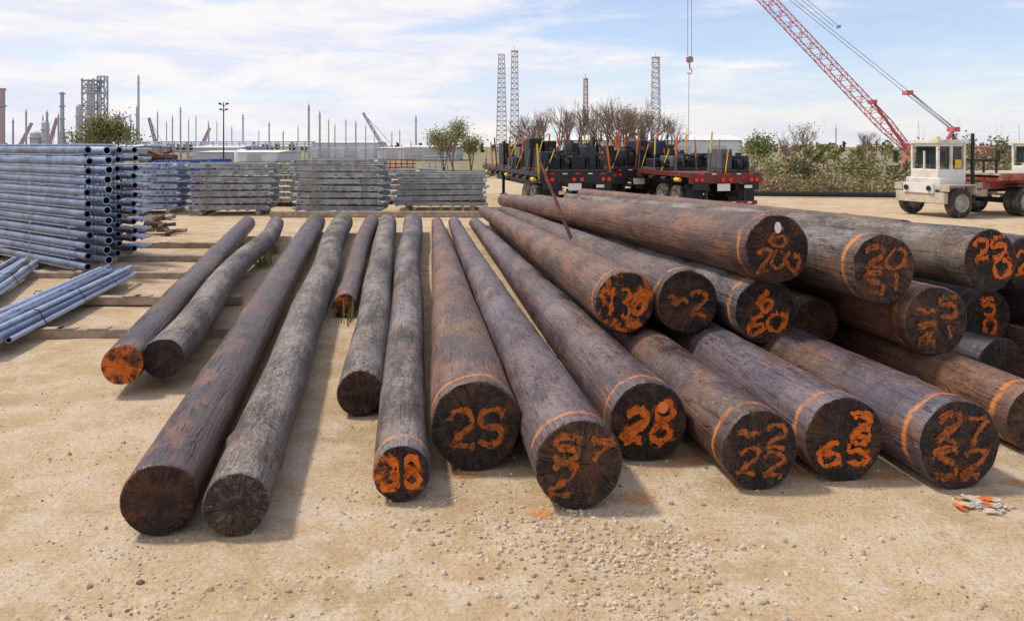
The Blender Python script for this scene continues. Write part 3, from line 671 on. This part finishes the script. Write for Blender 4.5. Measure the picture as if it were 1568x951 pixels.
mb.box((32.8,60,.9),(2.5,3.2,.4),1); mb.build('crane_body',[M_CR,M_DARK,M_CAB],parent=cr)
# ------------------------------------------------------------ distant industrial area
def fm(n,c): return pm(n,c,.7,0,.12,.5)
M_FAR=fm('haze_tinted_steel',(.42,.44,.49)); M_FARL=fm('haze_tinted_steel_light',(.60,.57,.60)); M_FARR=fm('haze_tinted_red',(.55,.38,.38))  # aerial haze painted in: pale base colours for far steelwork
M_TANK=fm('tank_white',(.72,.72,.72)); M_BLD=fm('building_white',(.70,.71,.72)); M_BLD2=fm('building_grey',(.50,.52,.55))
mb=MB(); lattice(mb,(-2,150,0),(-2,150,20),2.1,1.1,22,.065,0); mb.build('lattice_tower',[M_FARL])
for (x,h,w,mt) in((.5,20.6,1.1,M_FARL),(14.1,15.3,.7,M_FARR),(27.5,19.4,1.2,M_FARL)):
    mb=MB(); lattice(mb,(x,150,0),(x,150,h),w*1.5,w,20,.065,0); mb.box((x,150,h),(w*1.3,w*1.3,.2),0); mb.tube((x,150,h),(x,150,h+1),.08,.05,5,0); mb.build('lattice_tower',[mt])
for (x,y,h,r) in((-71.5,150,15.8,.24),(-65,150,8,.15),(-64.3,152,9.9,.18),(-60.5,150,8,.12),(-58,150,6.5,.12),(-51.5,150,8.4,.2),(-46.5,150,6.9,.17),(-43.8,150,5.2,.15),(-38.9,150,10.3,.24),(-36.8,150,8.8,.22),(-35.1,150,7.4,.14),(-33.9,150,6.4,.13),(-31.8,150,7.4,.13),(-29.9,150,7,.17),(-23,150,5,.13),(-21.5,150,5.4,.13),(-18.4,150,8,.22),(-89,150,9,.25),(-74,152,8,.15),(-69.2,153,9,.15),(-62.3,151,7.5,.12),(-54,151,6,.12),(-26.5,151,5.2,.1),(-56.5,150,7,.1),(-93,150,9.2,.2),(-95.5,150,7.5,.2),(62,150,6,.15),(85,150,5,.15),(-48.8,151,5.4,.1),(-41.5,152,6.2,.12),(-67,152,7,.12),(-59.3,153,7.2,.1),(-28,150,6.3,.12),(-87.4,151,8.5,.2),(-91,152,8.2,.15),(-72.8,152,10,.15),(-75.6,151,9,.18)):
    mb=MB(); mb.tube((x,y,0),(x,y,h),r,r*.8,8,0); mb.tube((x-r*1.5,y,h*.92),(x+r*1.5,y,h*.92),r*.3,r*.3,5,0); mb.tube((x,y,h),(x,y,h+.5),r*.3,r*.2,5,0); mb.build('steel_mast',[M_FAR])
mb=MB(); mb.tube((-27.6,75,0),(-27.6,75,6.6),.08,.05,8,0)
for a in(-.35,.35): mb.tube((-27.6,75,6.3),(-27.6+a,75,6.4),.03,.03,5,0); mb.box((-27.6+a,75,6.5),(.22,.25,.15),0)
for a in(-.28,.28): mb.tube((-27.6,75,5.8),(-27.6+a,75,5.9),.03,.03,5,0); mb.box((-27.6+a,75,5.95),(.2,.25,.14),0)
mb.build('floodlight_mast',[M_DARK])
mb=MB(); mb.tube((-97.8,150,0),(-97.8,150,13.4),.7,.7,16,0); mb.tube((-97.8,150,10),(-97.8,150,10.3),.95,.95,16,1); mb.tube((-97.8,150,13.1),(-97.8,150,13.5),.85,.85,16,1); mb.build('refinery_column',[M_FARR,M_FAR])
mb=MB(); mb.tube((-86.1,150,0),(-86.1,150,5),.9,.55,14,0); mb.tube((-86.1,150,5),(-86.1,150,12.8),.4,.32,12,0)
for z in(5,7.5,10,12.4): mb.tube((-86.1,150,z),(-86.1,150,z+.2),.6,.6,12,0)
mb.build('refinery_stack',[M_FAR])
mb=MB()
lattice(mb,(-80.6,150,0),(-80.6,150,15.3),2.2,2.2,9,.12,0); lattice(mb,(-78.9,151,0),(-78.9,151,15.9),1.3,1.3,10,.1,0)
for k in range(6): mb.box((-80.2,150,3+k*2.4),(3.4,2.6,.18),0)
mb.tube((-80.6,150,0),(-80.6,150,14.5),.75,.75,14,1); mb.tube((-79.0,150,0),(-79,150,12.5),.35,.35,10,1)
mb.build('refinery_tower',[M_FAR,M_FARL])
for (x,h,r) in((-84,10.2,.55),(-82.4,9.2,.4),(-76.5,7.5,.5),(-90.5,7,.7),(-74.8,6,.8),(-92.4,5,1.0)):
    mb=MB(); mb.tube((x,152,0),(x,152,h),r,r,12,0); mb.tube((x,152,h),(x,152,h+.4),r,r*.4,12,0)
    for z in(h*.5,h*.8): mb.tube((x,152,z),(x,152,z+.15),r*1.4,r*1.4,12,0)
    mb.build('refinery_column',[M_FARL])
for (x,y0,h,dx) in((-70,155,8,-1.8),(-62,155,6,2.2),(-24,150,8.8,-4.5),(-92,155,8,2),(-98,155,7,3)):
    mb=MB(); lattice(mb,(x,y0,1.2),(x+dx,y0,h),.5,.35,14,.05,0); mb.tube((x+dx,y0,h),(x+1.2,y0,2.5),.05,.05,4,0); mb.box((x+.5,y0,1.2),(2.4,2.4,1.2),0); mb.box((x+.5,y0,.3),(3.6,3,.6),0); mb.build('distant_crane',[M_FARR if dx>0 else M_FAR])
mb=MB()
for k in range(16):
    x=-71+k*2.3
    for yy in(138,141): mb.tube((x,yy,0),(x,yy,3.3),.11,.11,6,0)
    mb.tube((x,138,3.2),(x,141,3.2),.1,.1,6,0)
for z,c in((2.3,0),(2.8,1),(3.2,0),(1.6,1)): 
    for yy in(138.2,139.5): mb.tube((-72,yy,z),(-35,yy,z),.13,.13,6,c)
mb.build('pipe_rack',[M_FAR,M_FARL])
mb=MB()
for k in range(14):
    x=-33+k*1.5; mb.tube((x,128,0),(x,128,2.2+.5*(k%3)),.08,.08,5,0)
for z in(1.2,1.7,2.1): mb.tube((-33,128,z),(-13,128,z),.09,.09,5,1)
mb.build('pipe_rack',[M_FAR,M_FARL])
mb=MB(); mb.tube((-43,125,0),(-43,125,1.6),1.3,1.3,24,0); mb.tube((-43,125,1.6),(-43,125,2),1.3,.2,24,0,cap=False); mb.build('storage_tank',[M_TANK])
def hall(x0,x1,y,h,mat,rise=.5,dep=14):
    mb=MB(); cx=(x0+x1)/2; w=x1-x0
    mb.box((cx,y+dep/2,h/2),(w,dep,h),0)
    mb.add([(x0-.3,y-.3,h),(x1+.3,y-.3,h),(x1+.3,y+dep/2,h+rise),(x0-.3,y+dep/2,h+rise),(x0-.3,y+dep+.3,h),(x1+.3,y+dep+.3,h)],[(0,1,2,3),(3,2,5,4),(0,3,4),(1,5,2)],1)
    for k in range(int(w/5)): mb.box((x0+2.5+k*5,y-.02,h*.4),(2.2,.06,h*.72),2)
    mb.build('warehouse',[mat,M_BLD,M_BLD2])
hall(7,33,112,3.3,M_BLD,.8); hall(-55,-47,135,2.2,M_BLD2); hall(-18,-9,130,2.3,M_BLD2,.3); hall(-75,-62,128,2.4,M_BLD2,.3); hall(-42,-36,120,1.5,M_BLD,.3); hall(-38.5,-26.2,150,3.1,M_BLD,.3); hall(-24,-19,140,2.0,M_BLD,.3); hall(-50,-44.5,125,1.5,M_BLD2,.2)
mb=MB()
for k in range(6): mb.box((-12.4+k*.56,76,.55),(.1,.1,1.1),0)
for z in(.3,.7,1.1): 
    mb.box((-11,76,z),(3,.1,.1),0); mb.box((-11,77.2,z),(3,.1,.1),0)
mb.box((-11,76.6,.45),(2.9,1.1,.06),0); mb.build('red_steel_rack',[pm('rack_red',(.5,.06,.05),.5)])
mb=MB()
for k in range(5): mb.box((-8.8+k*.6,78,.7),(.08,.08,1.4),0)
for z in(.4,.8,1.2,1.45): mb.box((-7.6,78,z),(2.5,.9,.08),0)
mb.build('steel_rack',[M_FARL])
mb=MB(); mb.pipe((11.5,37.2,.17),(21.5,35.2,.17),.13,14,0,0); mb.build('black_pipe',[M_DARK],smooth=True)
# ------------------------------------------------------------ vegetation
def leafm(name,c): return pm(name,c,.75,0,.35,1.2)
LG=[leafm('leaf_green',(.16,.18,.055)),leafm('leaf_light',(.25,.265,.08)),leafm('leaf_dark',(.10,.115,.045)),leafm('twig_brown',(.24,.16,.13)),leafm('grass_dry',(.38,.30,.175)),leafm('leaf_rust',(.25,.12,.06))]
def leaf(mb,p,s,m):
    a=Vector((U(-1,1),U(-1,1),U(-1,1))).normalized(); b_=a.cross(Vector((U(-1,1),U(-1,1),U(-1,1)))).normalized()
    a=a*s;b_=b_*s*.55; mb.add([p-a,p+b_,p+a,p-b_],[(0,1,2,3)],m)
def branch(mb,p,d,l,r,depth,tips,m,spread=.55,sides=4):
    q=p+d*l; mb.tube(p,q,r,r*.68,sides,m,cap=False)
    if depth==0: tips.append(q); return
    for k in range(random.choice((2,3,3)) if depth>1 else 3):
        nd=(d+Vector((U(-1,1),U(-1,1),U(-.4,.8)))*spread).normalized(); branch(mb,p.lerp(q,U(.6,1)),nd,l*U(.62,.88),r*.62,depth-1,tips,m,spread,3 if depth<3 else sides)
def tree(x,y,h,name,leaves,ls,pal,bare=False,spread=.5,depth=4,leafspread=.45):
    mb=MB(); tips=[]
    for k in range(random.choice((2,3)) if not bare else 2+int(R()*2)):
        d=Vector((U(-.35,.35),U(-.35,.35),1)).normalized()
        branch(mb,Vector((x+U(-.2,.2),y+U(-.2,.2),0)),d,h*.30,h*.013+.015,depth,tips,3,spread)
    for i in range(leaves):
        t=random.choice(tips); p=t+Vector((random.gauss(0,leafspread),random.gauss(0,leafspread),random.gauss(-.1,leafspread)))
        if p.z<.15: continue
        leaf(mb,p,ls*U(.6,1.3),random.choice(pal))
    mb.build(name,LG)
tree(-36.0,70,5.8,'willow_tree',4200,.12,[0,1,1,0,4],spread=.42,leafspread=.42); tree(-38.0,71,4.4,'willow_tree',1800,.12,[0,1,1,4],leafspread=.4,spread=.4)
tree(-5.6,76,5.2,'willow_tree',2600,.095,[1,1,1,4],spread=.42,leafspread=.38); tree(-4.2,79,4.2,'willow_tree',1600,.095,[1,1,4],spread=.4,leafspread=.35); tree(-6.8,78,4.0,'willow_tree',1300,.095,[1,1,4],spread=.4,leafspread=.35)
tree(21.8,70,3.6,'small_tree',1800,.12,[0,1,1])
for (x,y,h) in((2.2,86,6.6),(4.2,84,7.4),(6.5,88,8.4),(8.4,85,7.2),(10.2,88,8.6),(12.3,86,8.4),(14.2,84,7.6),(16.0,88,7.0),(1.0,82,5.4),(9.4,82,6.6),(13.2,90,8.6),(30,80,5.),(27.5,78,3.8),(37,82,4.6),(17.4,86,6),(3.2,87,7),(5.4,90,8),(11.2,84,7.4),(15.,91,8)):
    tree(x,y,h,'bare_tree',0 if R()<.5 else 250,.09,[4,4,1],bare=True,depth=5,spread=.5)
def brush(name,x0,x1,y0,y1,hmin,hmax,n,ls,pal,clumps,twig=40,slope=0):
    mb=MB(); cs=[]
    for k in range(clumps):
        x=U(x0,x1); y=U(y0,y1)+slope*(x-x0); h=U(hmin,hmax)*(.8+.45*noise.noise(Vector((x*.35,y*.3,1)))); cs.append((x,y,h,U(.3,1.0),random.choice(pal),random.choice(pal)))
        for q in range(twig//10):
            mb.tube((x,y,0),(x+U(-.6,.6),y+U(-.4,.4),h*U(.8,1.3)),.012,.005,3,random.choice((3,3,4)),cap=False)
    for i in range(n):
        x,y,h,w,c1,c2=random.choice(cs); t=R()**.7; rr=w*math.sqrt(max(.05,1-(t*1.0-.35)**2*1.4))
        a=U(0,6.28); q=rr*R()**.5
        leaf(mb,Vector((x+math.cos(a)*q,y+math.sin(a)*q,max(.05,t*h+random.gauss(0,.10)))),ls*U(.6,1.4),c1 if R()<.7 else c2)
    mb.build(name,LG)
brush('bushes',12.2,34,41,46,.9,2.1,22000,.085,[0,0,2,1,1,4,4,5,0],150,60)
brush('bushes',27,46,50,56,2.0,3.3,8000,.12,[0,1,2,0,4],50)
brush('tall_dry_grass',12.0,30,38.4,40.8,.3,1.2,10000,.07,[4,4,4,1,0,5],150,60)
brush('bushes',-2,16,60,66,.8,1.7,5000,.12,[0,2,4,1],50)
brush('bushes',-48,-14,66,72,.4,1.2,6000,.13,[0,1,4,1,4],80)
brush('distant_treeline',-330,330,300,330,2.6,4.6,14000,.7,[0,2,2,4],420,0)
brush('distant_treeline',40,120,110,125,2.0,3.6,7000,.32,[0,1,4,1],120,0)
mb=MB()
for (cx,cy,n_) in((-4.95,15.6,60),(-5.35,17.5,40),(-2.2,10.7,14)):
    for i in range(n_):
        x=cx+random.gauss(0,.09);y=cy+random.gauss(0,.15); h=U(.12,.42); dx,dy=U(-.12,.12),U(-.12,.12); mb.add([(x-.008,y,0),(x+.008,y,0),(x+dx*.5+.006,y+dy*.5,h*.6),(x+dx,y+dy,h)],[(0,1,2,3)],random.choice((0,1)))
mb.build('weeds',LG)
mb=MB(); k=18;vs=[]
for j in range(k+1):
    for i in range(k+1):
        u,w=i/k,j/k; X=2.92+u*.40+.06*noise.noise(Vector((u*3,w*3,1))); Y=5.08+w*.24+.06*noise.noise(Vector((u*3,w*3,7)))
        vs.append((X,Y,gz(X,Y)+.012+.04*abs(noise.noise(Vector((u*4,w*4,3))))+.016*abs(noise.noise(Vector((u*11,w*11,4))))))
fs=[]
for j in range(k):
    for i in range(k):
        if noise.noise(Vector((i*.35,j*.35,20)))*1.3+.3-((i-9)**2+(j-9)**2)/130.>0: fs.append((j*(k+1)+i,j*(k+1)+i+1,(j+1)*(k+1)+i+1,(j+1)*(k+1)+i))
mb.add(vs,fs,0)
for q in range(len(mb.m)):
    if noise.noise(Vector((mb.v[mb.f[q][0]][0]*9,mb.v[mb.f[q][0]][1]*9,2)))>.38: mb.m[q]=1
mb.build('plastic_bag',[pm('plastic_tan',(.52,.44,.35),.5,0,.2,20),M_ORP])
# ------------------------------------------------------------ light, sky, camera
EL,AZ=math.radians(57),math.radians(-75)
sd=Vector((math.sin(AZ)*math.cos(EL),math.cos(AZ)*math.cos(EL),math.sin(EL)))
sun=bpy.data.lights.new('sun','SUN'); sun.energy=2.9; sun.angle=math.radians(6); sun.color=(1,.92,.79)
so=bpy.data.objects.new('sun',sun); scene.collection.objects.link(so); so.rotation_euler=sd.to_track_quat('Z','Y').to_euler(); so.location=(0,0,30)
w=bpy.data.worlds.new("World"); scene.world=w; w.use_nodes=True; nt=w.node_tree; nt.nodes.clear()
out=N(nt,'ShaderNodeOutputWorld'); bg=N(nt,'ShaderNodeBackground'); bg2=N(nt,'ShaderNodeBackground'); mx=N(nt,'ShaderNodeMixShader')
sky=N(nt,'ShaderNodeTexSky',sky_type='NISHITA'); sky.sun_disc=False; sky.sun_elevation=EL; sky.sun_rotation=AZ%(2*math.pi); sky.air_density=1; sky.dust_density=.6; sky.ozone_density=2
L(nt,mixc(nt,1.,sky.outputs[0],(1.0,1.0,1.10),'MULTIPLY'),bg.inputs[0]); bg.inputs[1].default_value=.15
tc=N(nt,'ShaderNodeTexCoord'); mp=N(nt,'ShaderNodeMapping'); mp.inputs['Scale'].default_value=(1.5,1.5,7.5); mp.inputs['Location'].default_value=(.3,.2,.4); L(nt,tc.outputs['Generated'],mp.inputs[0])
cn=noi(nt,mp.outputs[0],2.8,6,.6,.4)
sx=N(nt,'ShaderNodeSeparateXYZ'); L(nt,tc.outputs['Generated'],sx.inputs[0])
bias=mth(nt,'MULTIPLY_ADD',sx.outputs[0],-.24,.015)
cf=ramp(nt,mth(nt,'ADD',cn,bias),[(.42,.25),(.60,.97)])
hz=ramp(nt,sx.outputs[2],[(.0,.8),(.17,.0)])
f=mth(nt,'MAXIMUM',cf,hz)
ct=ramp(nt,noi(nt,mp.outputs[0],5.5,5,.6,.3),[(.38,(.80,.82,.95)),(.58,(.98,.945,.95))])
L(nt,ct,bg2.inputs[0]); bg2.inputs[1].default_value=1.0
L(nt,f,mx.inputs[0]); L(nt,bg.outputs[0],mx.inputs[1]); L(nt,bg2.outputs[0],mx.inputs[2]); L(nt,mx.outputs[0],out.inputs[0])
cam=bpy.data.cameras.new('camera'); co=bpy.data.objects.new('camera',cam); scene.collection.objects.link(co)
co.location=(0,0,2.4); co.rotation_euler=(math.radians(90),0,0); cam.sensor_width=36; cam.lens=27.55; cam.shift_y=-.160; cam.clip_start=.05; cam.clip_end=12000
scene.camera=co
scene.view_settings.view_transform='Standard'; scene.view_settings.look='None'; scene.view_settings.exposure=0; scene.view_settings.gamma=1
